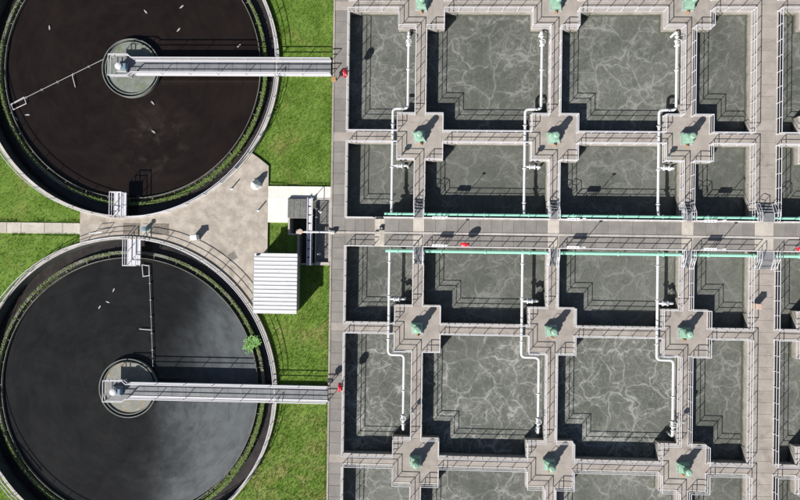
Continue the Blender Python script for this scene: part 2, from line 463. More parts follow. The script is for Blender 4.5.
# footpath of slabs on the left
fp = struct(link('footpath', None))
xs = [-60, -57.6, -55.2, -52.8, -50.4, -48.0, -45.5, -43.25, -41.75, -39.3, -37.4, xw - .02]
for a, b in zip(xs, xs[1:]):
    MB().bev(a, b - .035, 1.62, 2.74, GZ - .1, GZ + .1, .015).obj('paving_slab', 'path', fp)

# ------------------------------------------------------------------ walkways, platforms, road
def slabs(parent, x0, x1, y0, y1, along, n, z=0., mat='deck', name='slab', gap=.012, t=.22):
    for i in range(n):
        if along == 'x':
            a = x0 + (x1-x0)*i/n; b = x0 + (x1-x0)*(i+1)/n; q = (a+gap/2, b-gap/2, y0, y1)
        else:
            a = y0 + (y1-y0)*i/n; b = y0 + (y1-y0)*(i+1)/n; q = (x0, x1, a+gap/2, b-gap/2)
        dz = random.uniform(-.004, .004)
        MB().bev(*q, z - t, z + dz, .012).obj(name, mat, parent)
PI = PH - CW
ww = struct(link('walkway', None))
platforms = [(cx, k) for cx in (CA, CB, CC, CF) for k in 'TULB']
for cx, k in platforms:
    y = rc(k)
    MB().bev(cx - PI, cx + PI, y - PI, y + PI, -.25, 0.006, .015).obj('platform', 'deck', ww)
# vertical narrow walkways
for cx in (CA, CB, CC, CF):
    x0, x1 = cx - HW + CW, cx + HW - CW
    for y0, y1 in ((rc('T') + PI, TOPEND), (rc('U') + PI, rc('T') - PI), (RU - CW, rc('U') - PI), (rc('L') + PI, RL + CW),
                   (rc('B') + PI, rc('L') - PI), (BOTEND, rc('B') - PI)):
        slabs(ww, x0, x1, y0, y1, 'y', max(1, round((y1 - y0) / 2.6)))
# horizontal ones
for k in 'TULB':
    y0, y1 = ROW[k][0] + CW, ROW[k][1] - CW
    for x0, x1 in ((XL - 1.45, CA - PI), (CA + PI, CB - PI), (CB + PI, CC - PI), (CC + PI, D0 + CW), (D1 - CW, CF - PI)):
        slabs(ww, x0, x1, y0, y1, 'x', max(1, round((x1 - x0) / 2.6)))
# wide walkway
wide = struct(link('wide_walkway', None))
for y0, y1 in ((RU - CW, TOPEND), (BOTEND, RL + CW)):
    slabs(wide, D0 + CW + .006, D1 - CW - .006, y0, y1, 'y', round((y1 - y0) / 1.15))
# left strip of cover panels
strip = struct(link('panel_strip', None))
for y0, y1 in ((ROW['T'][1] - CW, TOPEND), (ROW['U'][1] - CW, ROW['T'][0] + CW), (ROW['L'][1] - CW, ROW['U'][0] + CW),
               (ROW['B'][1] - CW, ROW['L'][0] + CW), (BOTEND, ROW['B'][0] + CW)):
    slabs(strip, XL - 1.42, XL - CW - .005, y0, y1, 'y', round((y1 - y0) / 1.1), 0., 'panel', 'cover_panel', .016)
kerb = struct(link('edge_kerb', None))
slabs(kerb, XK, XL - 1.46, BOTEND, TOPEND, 'y', 28, .03, 'deck', 'kerb_stone', .02, .5)
# road
road = struct(link('road', None))
crosses = [(-5.36, -4.36), (CA - HW, CA + HW), (CB - HW, CB + HW), (CC - HW, CC + HW), (D0 + .25, D1 - .55), (CF - HW, CF + HW), (46, 47)]
yk0, yk1 = 2.02, 2.24
ZR = .70; XR = -4.40          # the road is raised from here on to the right
MB().box(XR, 47.2, RL + .003, RU - .003, -.2, ZR - .225).obj('road_base', 'wall', road)
px = XL - CW
for a, b in crosses:
    z = ZR if a > XR else 0
    n = max(1, round((a - px) / 1.15))
    slabs(road, px, a - .01, yk1, RU - .19, 'x', n, z, 'panel', 'cover_panel', .016)
    slabs(road, px, a - .01, RL + CW, yk0, 'x', n, z, 'panel', 'cover_panel', .016)
    if a > XR:
        slabs(road, a, b, yk1, RU - .19, 'x', 1, z + .004, 'slab', 'cross_slab')
        slabs(road, a, b, RL + CW, yk0, 'x', 1, z + .004, 'slab', 'cross_slab')
    px = b + .01
for y0, y1 in ((yk1, RU - .19), (RL + CW, yk0)):
    slabs(road, -5.36, -4.90, y0, y1, 'x', 1, .23, 'slab', 'step', .004, .3)
    slabs(road, -4.90, XR, y0, y1, 'x', 1, .46, 'slab', 'step', .004, .5)
for x0, x1, z in ((XL - CW, -5.36, 0.), (XR, 47, ZR)):
    n = max(1, round((x1 - x0) / 2.5))
    slabs(road, x0, x1, yk0 + .005, yk1 - .005, 'x', n, z + .05, 'coping', 'kerb_stone', .015)
    slabs(road, x0, x1, RU - .185, RU - .004, 'x', n, z + .04, 'coping', 'kerb_stone', .015)
    slabs(road, x0, x1, RL + .004, RL + CW - .005, 'x', n, z + .04, 'coping', 'kerb_stone', .015)
slabs(road, -5.36, XR, yk0 + .005, yk1 - .005, 'x', 1, .46, 'coping', 'kerb_stone', .004, .5)
# pipe kerb over the left strip
slabs(road, XK + .0, XL - CW - .01, yk0 + .005, yk1 - .005, 'x', 1, .09, 'slab', 'kerb_stone', .01, .085)

# ------------------------------------------------------------------ tanks, water and tank railings
WZ = -1.35
for r in rows:
    for c in cols:
        poly = tank_poly(r, c)
        cx = (c[1] + c[2]) / 2; cy = (r[1] + r[2]) / 2
        lp = [(x - cx, y - cy) for x, y in poly]
        big = 'square' if 'square' in r[0] else ('short' if 'short' in r[0] else 'cut off')
        lab = f'aeration tank of grey-green water, {r[0]}, {c[0]}'
        t = thing('aeration_tank', lab, 'tank', (cx, cy, 0), 0, 'aeration tanks in the grid')
        op = offset(lp, CW)
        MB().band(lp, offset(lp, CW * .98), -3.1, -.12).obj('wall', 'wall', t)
        MB().band(offset(lp, -.012), op, -.118, .035).obj('coping', 'coping', t)
        w = MB(); ip = offset(lp, .02)
        wo = struct(w.prism(ip, -.3, 0).obj('water', 'foam', None, (cx, cy, WZ + random.uniform(-.05, .05))))
        amt = {'upper square row': .55, 'lower square row': .78, 'short row above road': .30, 'short row below road': .34}.get(r[0], .6)
        if 'wide walkway' in c[0]: amt *= .6
        wo.color = (amt * random.uniform(.85, 1.12), 1, 1, 1)
        g = thing('guard_railing', f'pale metal guard railing round the tank, {r[0]}, {c[0]}', 'railing', (cx, cy, .035), 0, 'guard railings round the aeration tanks')
        rp = offset(lp, .06)
        if 'short' not in r[0]: railing(g, rp, True, 0., 1.07, 1.5, .036)
        else:
            up = 'above' in r[0]
            # split the loop at the road edge, whose rail stands on the raised road
            ye = min(y for x, y in rp) if up else max(y for x, y in rp)
            i = next(i for i in range(len(rp)) if abs(rp[i][1] - ye) < 1e-6 and abs(rp[(i+1) % len(rp)][1] - ye) < 1e-6)
            P = rp[i+1:] + rp[:i+1]            # from the end of the road edge all the way round to its start
            s_ = 1 if up else -1
            A, B = P[-1], P[0]
            P[0] = (P[0][0], ye + s_*.5); P[-1] = (P[-1][0], ye + s_*.5)
            x0, x1 = sorted((A[0], B[0]))
            if c[0] == 'leftmost column':
                # left part of the edge is still at walkway level
                if A[0] < B[0]: P = P[:-1] + [(x0, ye), (-5.5 - cx, ye)]
                else: P = [(-5.5 - cx, ye), (x0, ye)] + P[1:]
                x0 = XR - cx
            railing(g, P, False, 0., 1.07, 1.5, .036)
            railing(g, [(x0, ye), (x1, ye)], False, ZR - .0, 1.07, 1.5, .036)

# ------------------------------------------------------------------ green pipes along the road
def flanged_pipe(name, label, x0, x1, y, z, r, mat, group):
    t = thing(name, label, 'pipe', (x0, y, z), 0, group)
    L = x1 - x0
    MB().tube([(0, 0, 0), (L, 0, 0)], r, 14).obj('pipe', mat, t, smooth=True)
    fl = MB().lathe([(r * 1.0, -.05), (r * 1.45, -.05), (r * 1.45, .05), (r * 1.0, .05)], 14, M4=Matrix.Rotation(pi/2, 4, 'Y')).mesh('flange', mat)
    x = 1.2
    while x < L: link('flange', fl, t, (x, 0, 0)); x += 4.35
    br = MB().box(-.05, .05, -.12, .12, -.32, -r + .01).box(-.05, .05, -.12, .40, -.34, -.28).mesh('bracket', 'grey')
    x = .6
    s = -1 if y > 2 else 1
    while x < L:
        b = link('bracket', br, t, (x, 0, 0), 0 if s > 0 else pi); x += 3.3
flanged_pipe('air_main', 'long green air main pipe along the upper road edge', -4.4, 47, 4.03, .55, .13, 'teal', 'green air mains beside the road')
flanged_pipe('air_main', 'long green air main pipe along the lower road edge', -4.25, 47, .36, .28, .17, 'teal', 'green air mains beside the road')

# ------------------------------------------------------------------ white air pipes
def smooth_path(pts, rad=.45, n=5):
    P = [Vector(p) for p in pts]; out = [P[0]]
    for i in range(1, len(P) - 1):
        a = (P[i-1] - P[i]).normalized(); b = (P[i+1] - P[i]).normalized()
        s = P[i] + a * rad; e = P[i] + b * rad
        for k in range(n + 1):
            t = k / n; out.append(s * (1-t)**2 + P[i] * 2*t*(1-t) + e * t*t)
    out.append(P[-1]); return out
def valve(parent, at, axis='y', wheel=True):
    R = Matrix.Rotation(pi/2, 4, 'X') if axis == 'y' else Matrix.Rotation(pi/2, 4, 'Y')
    v = MB(); v.lathe([(.13, -.28), (.27, -.28), (.27, -.2), (.17, -.18), (.2, 0), (.17, .18), (.27, .2), (.27, .28), (.13, .28)], 12, at, R)
    b = v.obj('valve', 'white', parent, smooth=True)
    MB().lathe([(.05, .1), (.05, .5), (.03, .5)], 8, at).obj('valve_stem', 'grey', b)
    if not wheel: return
    w = MB(); w.tube([(at[0] + .26*cos(k*pi/6), at[1] + .26*sin(k*pi/6), at[2] + .5) for k in range(12)], .03, 5, True)
    w.tube([(at[0]-.25, at[1], at[2]+.5), (at[0]+.25, at[1], at[2]+.5)], .02, 5)
    w.obj('handwheel', 'white', b)
def air_pipe(xm, xo, upper, col):
    r = .135; z = .28
    where = 'upper' if upper else 'lower'
    t = thing('air_pipe', f'white air pipe with elbows in the {where} half, beside the {col} narrow walkway', 'pipe', (0, 0, 0), 0, 'white air feed pipes')
    s = 1 if upper else -1
    y0 = 3.95 if upper else .5
    yj = 14.55 if upper else -10.0
    ye = 21.75 if upper else -16.9
    pts = smooth_path(([(xm, 4.03, .55), (xm, 4.75, z)] if upper else [(xm, y0, z)]) + [(xm, yj, z), (xo, yj, z), (xo, ye, z)], .42)
    MB().tube(pts, r, 12).obj('pipe', 'white', t, smooth=True)
    # drop leg
    dl = smooth_path([(xo, ye, z), (xo, ye + s*.55, z), (xo, ye + s*.55, -1.6)], .3)
    MB().tube(dl, r, 12).obj('drop_leg', 'white', t, smooth=True)
    fl = MB().lathe([(r*.98, -.045), (r*1.6, -.045), (r*1.6, .045), (r*.98, .045)], 12, M4=Matrix.Rotation(pi/2, 4, 'X')).mesh('flange', 'white')
    ys = [y0 + s * d for d in (1.3, 4.7, 9.0)] + [ye, ye - s * 3.3]
    for i, y in enumerate(ys): link('flange', fl, t, (xm if i < 3 else xo, y, z))
    valve(t, (xo, ye - s * .15 - s*.5, z))
    # short branch feeding the half-size tank
    yb = 8.85 if upper else -4.45
    MB().tube(smooth_path([(xm, yb, z), (xm + 1.55, yb, z), (xm + 1.55, yb, -1.6)], .25), .115, 10).obj('branch', 'white', t, smooth=True)
    valve(t, (xm + .75, yb, z), 'x', False)
    for y in (y0 + s*2.0, y0 + s*12., y0 + s*14.5):
        pass
air_pipe(-3.70, -2.22, True, 'leftmost'); air_pipe(9.42, 10.98, True, 'second'); air_pipe(22.5, 24.15, True, 'third')
air_pipe(-3.83, -2.25, False, 'leftmost'); air_pipe(9.35, 11.08, False, 'second'); air_pipe(22.55, 24.17, False, 'third')

# ------------------------------------------------------------------ mixers
def mixer():
    t = thing('surface_aerator', '', 'aerator', (0, 0, 0), 0, 'mint green aerator drives on the platforms')
    b = MB(); b.bev(-.62, .62, -.62, .62, .004, .07, .02); b.obj('base_plate', 'grey', t)
    bo = MB().lathe([(.04, 0), (.04, .06), (.02, .065)], 6).mesh('bolt', 'galv')
    for sx in (-1, 1):
        for sy in (-1, 1): link('bolt', bo, t, (sx*.53, sy*.53, .07))
    g = MB(); g.bev(-.50, .50, -.50, .50, .07, .60, .08); g.bev(-.42, .42, -.42, .42, .601, .86, .06)
    g.box(-.54, .54, -.05, .05, .071, .5); g.box(-.05, .05, -.54, .54, .072, .49)
    gb = g.obj('gearbox', 'mint', t)
    MB().lathe([(.40, .86), (.40, .92), (.27, .93), (.27, 1.05)], 14).obj('coupling_flange', 'mint', t, smooth=True)
    mo = MB(); mo.lathe([(.25, 1.05), (.29, 1.07), (.29, 1.72), (.24, 1.76)], 16)
    for k in range(16):
        a = 2*pi*k/16; mo.box(.28, .33, -.012, .012, 1.12, 1.66, Matrix.Rotation(a, 4, 'Z'))
    mt = mo.obj('motor', 'mint', t)
    MB().lathe([(.31, 1.70), (.31, 1.88), (.24, 1.95), (.10, 1.97), (.09, 1.94)], 16).obj('fan_cowl', 'mint', t, smooth=True)
    MB().bev(-.13, .13, -.50, -.27, 1.25, 1.52, .02).obj('terminal_box', 'mint', t)
    c = MB(); c.bev(-.11, .13, -.86, -.64, .004, .26, .03); c.lathe([(.05, .25), (.05, .38), (.02, .39)], 8, (.02, -.75, 0))
    c.obj('oil_drain', 'rust', t)
    MB().bev(-.66, -.42, .2, .5, .07, .70, .02).obj('switch_box', 'mint', t)
    MB().tube(smooth_path([(-.54, .34, .65), (-.54, .34, 1.4), (-.2, .1, 1.4)], .12), .022, 6).obj('cable', 'dark', t)
    return t
rowname = {'T': 'top', 'U': 'upper middle', 'L': 'lower middle', 'B': 'bottom'}
colname = {CA: 'first platform column from left', CB: 'second platform column from left', CC: 'third platform column from left', CF: 'column at right edge'}
mx = mixer(); first = True
for cx in (CA, CB, CC):
    for k in 'TULB':
        o = mx if first else copy_tree(mx)
        first = False
        o.location = (cx + .02 + random.uniform(-.05, .05), rc(k) + .05, 0.006)
        o.rotation_euler.z = random.choice((0, 0, 0, .12, -.1))
        o['label'] = f'mint green aerator drive on the {rowname[k]} platform, {colname[cx]}'

# small junction boxes on the platform rails
def jbox(x, y, lab):
    t = thing('junction_box', lab, 'electrical box', (x, y, 0), 0, 'small junction boxes on the platforms')
    MB().lathe([(.035, .0), (.035, .75)], 6).obj('stand', 'galv', t)
    MB().bev(-.2, .2, -.13, .13, .75, 1.15, .03).obj('box', 'grey', t)
    MB().tube([(.1, 0, .75), (.1, .02, .0)], .02, 5).obj('cable', 'dark', t)
for cx in (CA, CB, CC):
    jbox(cx - 1.95, rc('U') - 1.95, f'small grey junction box at lower left corner of upper middle platform, {colname[cx]}'.replace(' from left', '').replace('small grey','small').replace('upper middle platform','platform'))
jbox(-1.33, -15.6, 'small grey junction box on first narrow walkway, lower square row')
jbox(CC - .35, -15.9, 'small grey junction box on third narrow walkway, lower square row')

# ------------------------------------------------------------------ stiles over the green pipes
def stile(x, upper, w, lab):
    y0 = RU if upper else RL
    s = 1 if upper else -1
    t = thing('step_stile', lab, 'steps', (x, y0, 0), 0 if upper else pi, 'step stiles over the green pipes')
    h = w / 2
    MB().box(-h, h, .004, .80, ZR - .04, ZR + .0).obj('landing', 'grating', t)
    tr = MB().box(-h, h, -.12, .12, -.02, .02).mesh('tread', 'grating')
    for y, z in ((.96, .53), (1.26, .36), (1.56, .19)): link('tread', tr, t, (0, y, z))
    st = MB(); st.box(-.02, .02, .004, .80, ZR - .16, ZR + .04)
    st.add([(-.02, .80, .50), (.02, .80, .50), (.02, 1.78, .0), (-.02, 1.78, .0), (-.02, .80, .74), (.02, .80, .74), (.02, 1.78, .2), (-.02, 1.78, .2)],
           [(3, 2, 1, 0), (4, 5, 6, 7), (0, 1, 5, 4), (1, 2, 6, 5), (2, 3, 7, 6), (3, 0, 4, 7)])
    sm = st.mesh('stringer', 'galv')
    for sx in (-1, 1): link('stringer', sm, t, (sx * (h + .025), 0, 0))
    hr = MB(); hr.tube(smooth_path([(0, -.05, ZR), (0, -.05, ZR + 1.05), (0, .80, ZR + 1.05), (0, 1.72, 1.05), (0, 1.72, .1)], .12, 3), .032, 6)
    hr.tube([(0, -.05, ZR + .55), (0, .80, ZR + .55), (0, 1.72, .55)], .025, 6)
    hr.tube([(0, .80, ZR), (0, .80, ZR + 1.05)], .028, 6)
    hm = hr.mesh('handrail', 'galv', True)
    for sx in (-1, 1): link('handrail', hm, t, (sx * (h + .07), 0, 0))
for nm, x, w in (('first narrow walkway', CA, .78), ('second narrow walkway', CB, .78), ('third narrow walkway', CC, .78), ('wide walkway', 32.75, 1.5)):
    stile(x, True, w, f'metal steps over the upper green pipe at the {nm}')
    stile(x, False, w, f'metal steps over the lower green pipe at the {nm}')

# ------------------------------------------------------------------ control desks with lamp poles along the road
def desk(x, upper, lab):
    y = 3.60 if upper else .88
    t = thing('control_desk', lab, 'control panel', (x * .99, y, ZR + .03), 0, 'control desks with lamp poles beside the road')
    for sx in (-.5, .5): MB().box(sx - .03, sx + .03, -.03, .03, .03, .95).obj('leg', 'galv', t)
    b = MB(); b.add([(-.58, -.13, .92), (.58, -.13, .92), (.58, .13, .92), (-.58, .13, .92), (-.58, -.13, 1.12), (.58, -.13, 1.12), (.58, .13, 1.26), (-.58, .13, 1.26)],
                    [(3, 2, 1, 0), (4, 5, 6, 7), (0, 1, 5, 4), (1, 2, 6, 5), (2, 3, 7, 6), (3, 0, 4, 7)])
    b.obj('cabinet', 'galv', t)
    for k in range(3): MB().lathe([(.05, 1.14), (.05, 1.235), (.03, 1.24)], 8, (-.35 + k*.3, -.03, 0)).obj('dial', 'blue', t)
    MB().lathe([(.04, .0), (.03, 2.5)], 8, (.74, .02, 0)).obj('pole', 'galv', t)
    MB().box(.60, .88, -.05, .09, 2.5, 2.58).obj('lamp_head', 'white', t)
for i, x in enumerate((.95, 14.1, 27.25)):
    bay = ('between first and second', 'between second and third', 'right of the third')[i]
    desk(x, False, f'white control desk with lamp pole, lower road edge, {bay} narrow walkways' if i < 2 else 'white control desk with lamp pole, lower road edge, right of third narrow walkway')
    desk(x, True, f'white control desk with lamp pole, upper road edge, {bay} narrow walkways' if i < 2 else 'white control desk with lamp pole, upper road edge, right of third narrow walkway')

# ------------------------------------------------------------------ lifebuoys
def lifebuoy(x, y, rz, lab, z=0.):
    t = thing('lifebuoy', lab, 'lifebuoy', (x, y, z), rz, 'red lifebuoys on the railings')
    R = Matrix.Rotation(pi/2, 4, 'X')
    ring = MB(); n = 20
    ring.tube([(.30*cos(2*pi*k/n), -.06, 1.2 + .30*sin(2*pi*k/n)) for k in range(n)], .115, 8, True)
    ring.obj('ring', 'red', t, smooth=True)
    bd = MB()
    for k in range(4):
        a = pi/4 + k*pi/2
        bd2 = MB(); bd2.tube([(.30*cos(a-.12), -.06, 1.2+.30*sin(a-.12)), (.30*cos(a+.12), -.06, 1.2+.30*sin(a+.12))], .122, 8); bd2.obj('band', 'white', t)
    MB().lathe([(.44, .0), (.47, .06), (.47, .14), (.38, .22)], 18, (0, .17, 1.2), R).obj('housing', 'red', t, smooth=True)
    MB().lathe([(.03, 0), (.03, 1.45)], 6, (0, .2, 0)).obj('post', 'galv', t)
lifebuoy(XL - .22, 17.85, pi/2, 'red lifebuoy on the left edge railing near the upper footbridge end')
lifebuoy(XL - .26, -13.2, pi/2, 'red lifebuoy on the left edge railing near the lower footbridge end')
lifebuoy(3.55, 1.02, 0, 'red lifebuoy on the road railing between first and second narrow walkways', ZR + .005)
lifebuoy(35.5, 1.02, 0, 'red lifebuoy at the right end of the road railing past wide walkway', ZR + .005)

# peach cabinet on the wide walkway
t = thing('utility_cabinet', 'peach coloured utility cabinet standing on the wide walkway', 'cabinet', (32.0, -4.55, .004))
MB().bev(-.30, .30, -.30, .30, 0, .08, .01).obj('plinth', 'grey', t)
MB().box(-.24, .24, -.24, .24, .08, 1.05).obj('body', 'peach', t)
MB().bev(-.27, .27, -.27, .27, 1.05, 1.14, .04).obj('lid', 'peach', t)
d = MB().box(-.20, .20, -.255, -.241, .14, 1.0).obj('door', 'peach', t)
MB().box(.11, .16, -.28, -.256, .5, .62).obj('handle', 'dark', d)
# control box on the cross slab
t = thing('valve_box', 'small dark valve box on the pale slab left of the road', 'valve', (-4.64, 2.55, .464))
MB().bev(-.22, .22, -.2, .2, 0, .28, .04).obj('body', 'dark', t)
MB().lathe([(.04, .28), (.04, .5), (.09, .5), (.09, .54), (.02, .55)], 8).obj('spindle', 'grey', t)

# ------------------------------------------------------------------ clarifiers
CWZ = -1.22
def clarifier(c, lab, wmat, smat, lk):
    t = thing('settling_tank', lab, 'tank', (c[0], c[1], 0))
    SEG = 144
    MB().ring(RK - .30, RK, -2.6, .10, SEG).obj('outer_wall', 'kerb', t, smooth=True)
    MB().ring(RK - .31, RK - .20, .101, .14, SEG).obj('coping', 'coping', t, smooth=True)
    MB().ring(RK - .34, RK - .302, -2.6, .07, SEG).obj('shade_toned_lining', 'lining', t, smooth=True)  # added ring, its colour darkened to hold the inner wall's shade
    MB().ring(14.14, RK - .345, -2.0, -1.45, SEG).obj('launder', 'launder', t, smooth=True)
    MB().ring(13.84, 14.13, -2.2, -.98, SEG).obj('divider_wall', 'ring', t, smooth=True)
    MB().ring(13.38, 13.44, -1.7, -.95, SEG).obj('weir', 'ring', t, smooth=True)
    # sun-bleached weir crest bolts / supports
    sp = MB().box(13.45, 13.84, -.03, .03, -1.16, -1.10).mesh('weir_bracket', 'ring')
    for k in range(36): link('weir_bracket', sp, t, (0, 0, 0), 2*pi*k/36)
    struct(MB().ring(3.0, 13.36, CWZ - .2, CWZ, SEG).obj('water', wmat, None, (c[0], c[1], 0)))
    struct(MB().ring(13.45, 13.84, CWZ - .32, CWZ - .12, SEG).obj('water', 'launder', None, (c[0], c[1], 0)))
    # stilling drum
    d = MB(); d.ring(2.95, 3.02, -2.0, -.72, 64).obj('stilling_drum', 'drum', t, smooth=True)
    MB().ring(2.72, 2.95, -1.9, -1.13, 64).obj('drum_gap', 'launder', t)
    MB().ring(2.64, 2.72, -1.9, -.80, 64).obj('inner_rim', 'drum', t)
    MB().lathe([(2.64, -1.5), (2.64, -.95), (.5, -.95), (.001, -.95)], 64).obj('scum_blanket', smat, t)
    MB().lathe([(.55, -.95), (.55, -.3), (.4, -.25)], 16).obj('centre_column', 'wall', t, smooth=True)
    # algae growing on the divider wall and weir: one uncountable mass
    al = MB(); rnd = random.Random(3 if lk == 1 else 4)
    for k in range(16000):
        a = rnd.uniform(0, 2*pi) if k % 2 else rnd.gauss(-.55, .55) % (2*pi)
        dens = .5 + .5*sin(a*3 + lk*2) * sin(a*7 + 1)
        if rnd.random() > dens * (1.0 if -2.4 < a - pi*1.6 < 1.9 else .5): continue
        rr = rnd.choice((13.98, 13.98, 13.98, 13.98, 13.75)) + rnd.gauss(0, .09); s = rnd.uniform(.04, .11)
        z = -.97 if 13.84 < rr < 14.13 else (-.91 if 13.36 < rr < 13.45 else -1.32)
        p = Vector((rr*cos(a), rr*sin(a), z)); b = rnd.uniform(0, pi)
        q = [p + Vector((cos(b + i*2.1)*s, sin(b + i*2.1)*s, rnd.uniform(0, .10))) for i in range(3)]
        al.add(q, [(0, 1, 2)])
    o = al.obj('algae', 'algae', t); o['kind'] = 'stuff'
    return t
s1 = clarifier(C1, 'round settling tank of brown-black water in the upper left', 'water1', 'scum1', 1)
s2 = clarifier(C2, 'round settling tank of grey water with painted sheen in the lower left', 'water2', 'scum2', 2)

def ring_railing(c, gaps, lab):
    t = thing('guard_railing', lab, 'railing', (c[0], c[1], .10), 0, 'curved guard railings round the settling tanks')
    rr = RK - .16; me = post_mesh(1.07)
    gaps = sorted(gaps)
    segs = [(gaps[i][1], gaps[(i+1) % len(gaps)][0] + (2*pi if i == len(gaps)-1 else 0)) for i in range(len(gaps))]
    for a, b in segs:
        n = max(2, round((b - a) / radians(3.5)))
        P = [(rr*cos(a + (b-a)*i/n), rr*sin(a + (b-a)*i/n)) for i in range(n + 1)]
        MB().tube([(*p, 1.07) for p in P], .036, 6).obj('top_rail', 'galv', t)
        MB().tube([(*p, .55) for p in P], .03, 6).obj('mid_rail', 'galv', t)
        k = max(1, round((b - a) * rr / 2.1))
        for i in range(k + 1):
            q = a + (b-a)*i/k; link('post', me, t, (rr*cos(q), rr*sin(q), 0))
def ang(c, x, y): return atan2(y - c[1], x - c[0])
w1 = ang(C1, -31.3, 3.3); b1_ = ang(C1, -15.3, 18.6)
w2 = ang(C2, -29.85, 1.2); b2_ = ang(C2, -15.1, -14.1)
ring_railing(C1, [(w1 - .06, w1 + .06), (b1_ - .06, b1_ + .06)], 'curved guard railing round the upper brown settling tank')
ring_railing(C2, [(b2_ - .06, b2_ + .06), (w2 - .06, w2 + .06)], 'curved guard railing round the lower grey settling tank')

# footbridges
def footbridge(c, yb, xe, lab):
    t = thing('footbridge', lab, 'bridge', (c[0], yb, .12), 0, 'straight footbridges to the settling tank centres')
    x0 = -30.0 - c[0]; x1 = xe - c[0]; xw_ = -32.3 - c[0]
    w = .70; wp = 1.05
    # deck grating panels
    n = 14; L = (x1 - x0) / n
    gm = MB().bev(.012, L - .012, -w + .12, w - .12, -.05, 0, .006).mesh('deck_grating', 'grating')
    for i in range(n): link('deck_grating', gm, t, (x0 + L*i, 0, random.uniform(-.003, .003)))
    MB().prism([(xw_, -wp), (x0 - .35, -wp), (x0 - .004, -w), (x0 - .004, w), (x0 - .35, wp), (xw_, wp)], -.06, -.004).obj('end_platform', 'grating', t)
    for s in (-1, 1):
        g = MB(); a, b = sorted((s*(w - .11), s*(w + .07)))
        g.box(x0, x1, a, b, -.38, .05); g.obj('girder', 'galv', t)
    railing(t, [(x1, w + .03), (x0, w + .03), (x0 - .38, wp), (xw_, wp), (xw_, -wp), (x0 - .38, -wp), (x0, -w - .03), (x1, -w - .03)], False, .0, 1.1, 2.9, .05)
    # drive on the platform
    d = thing('drive_unit', lab.split(' footbridge')[0] + ' footbridge end drive unit, pale blue and grey motor', 'motor', (-31.25, yb - .1, .12))
    MB().bev(-.5, .5, -.45, .45, 0, .35, .05).obj('gearbox', 'grey', d)
    MB().lathe([(.30, 0), (.34, .04), (.34, .62), (.25, .68)], 14, (-.1, 0, .35)).obj('motor', 'white', d, smooth=True)
    MB().bev(.2, .62, -.3, .32, .35, .85, .04).obj('control_box', 'blue', d)
    return t
footbridge(C1, 18.62, -10.0, 'upper pale footbridge')['label'] = 'pale steel footbridge over the upper brown settling tank'
footbridge(C2, -14.1, -9.85, 'lower pale footbridge')['label'] = 'pale steel footbridge over the lower grey settling tank'

# short access platforms over the launder channel
def access(c, x0, x1, y0, y1, lab):
    t = thing('access_platform', lab, 'platform', ((x0+x1)/2, (y0+y1)/2, .1), 0, 'short access platforms at the settling tank edges')
    hx, hy = (x1-x0)/2, (y1-y0)/2
    n = 3
    for i in range(n):
        a = -hx + 2*hx*i/n
        MB().box(a + .02, a + 2*hx/n - .02, -hy, hy, -.06, 0).obj('grating_plank', 'galv', t)
    for s in (-1, 1):
        MB().box(s*hx - .04, s*hx + .04, -hy, hy, -.2, .03).obj('beam', 'galv', t)
    for k in range(2): MB().box(-hx + .041, hx - .041, -hy*.6 + k*hy, -hy*.6 + k*hy + .08, -.2, -.065).obj('crossbeam', 'galv', t)
    railing(t, [(-hx, hy if c is C2 else -hy), (-hx, -hy if c is C2 else hy), (hx, -hy if c is C2 else hy), (hx, hy if c is C2 else -hy)], False, 0, 1.1, 1.3, .05)
access(C1, -31.95, -30.75, 3.35, 5.85, 'white barred access platform on the lower rim of the brown tank')
access(C2, -30.5, -29.2, -1.5, 1.25, 'white barred access platform on the upper rim of the grey tank')

# scum skimmer arms
def skimmer(P, Q, F, S, lab):
    t = thing('skimmer_arm', lab, 'skimmer', (0, 0, 0), 0, 'scum skimmer arms')
    MB().tube([(*P, -1.0), (*Q, -1.0)], .038, 6).obj('arm', 'grey', t)
    MB().tube([(x, y, -1.02) for x, y in F], .04, 6, True).obj('scum_frame', 'galv', t)
    MB().tube([(*S[0], -1.03), (*S[1], -1.05)], .04, 6).obj('strut', 'galv', t)
    d = (Vector(Q) - Vector(P)); L = d.length; d.normalize()
    k = MB().box(-.04, .04, -.09, .09, -1.3, -.96).mesh('scraper_hanger', 'grey')
    for i in range(1, 6): q = Vector(P) + d*L*i/6; link('scraper_hanger', k, t, (q.x, q.y, 0), atan2(d.y, d.x))
skimmer((-33.75, 19.8), (-43.6, 14.95), [(-42.18, 15.79), (-41.95, 15.12), (-43.3, 14.48), (-43.55, 15.05)], ((-37.14, 18.15), (-36.79, 16.86)), 'thin skimmer arm slanting across the upper brown settling tank')
skimmer((-28.12, -11.9), (-28.68, -1.65), [(-29.44, -1.45), (-28.7, -1.55), (-28.68, -2.55), (-29.31, -2.65)], ((-28.28, -8.15), (-29.64, -8.07)), 'thin skimmer arm running up the lower grey settling tank')

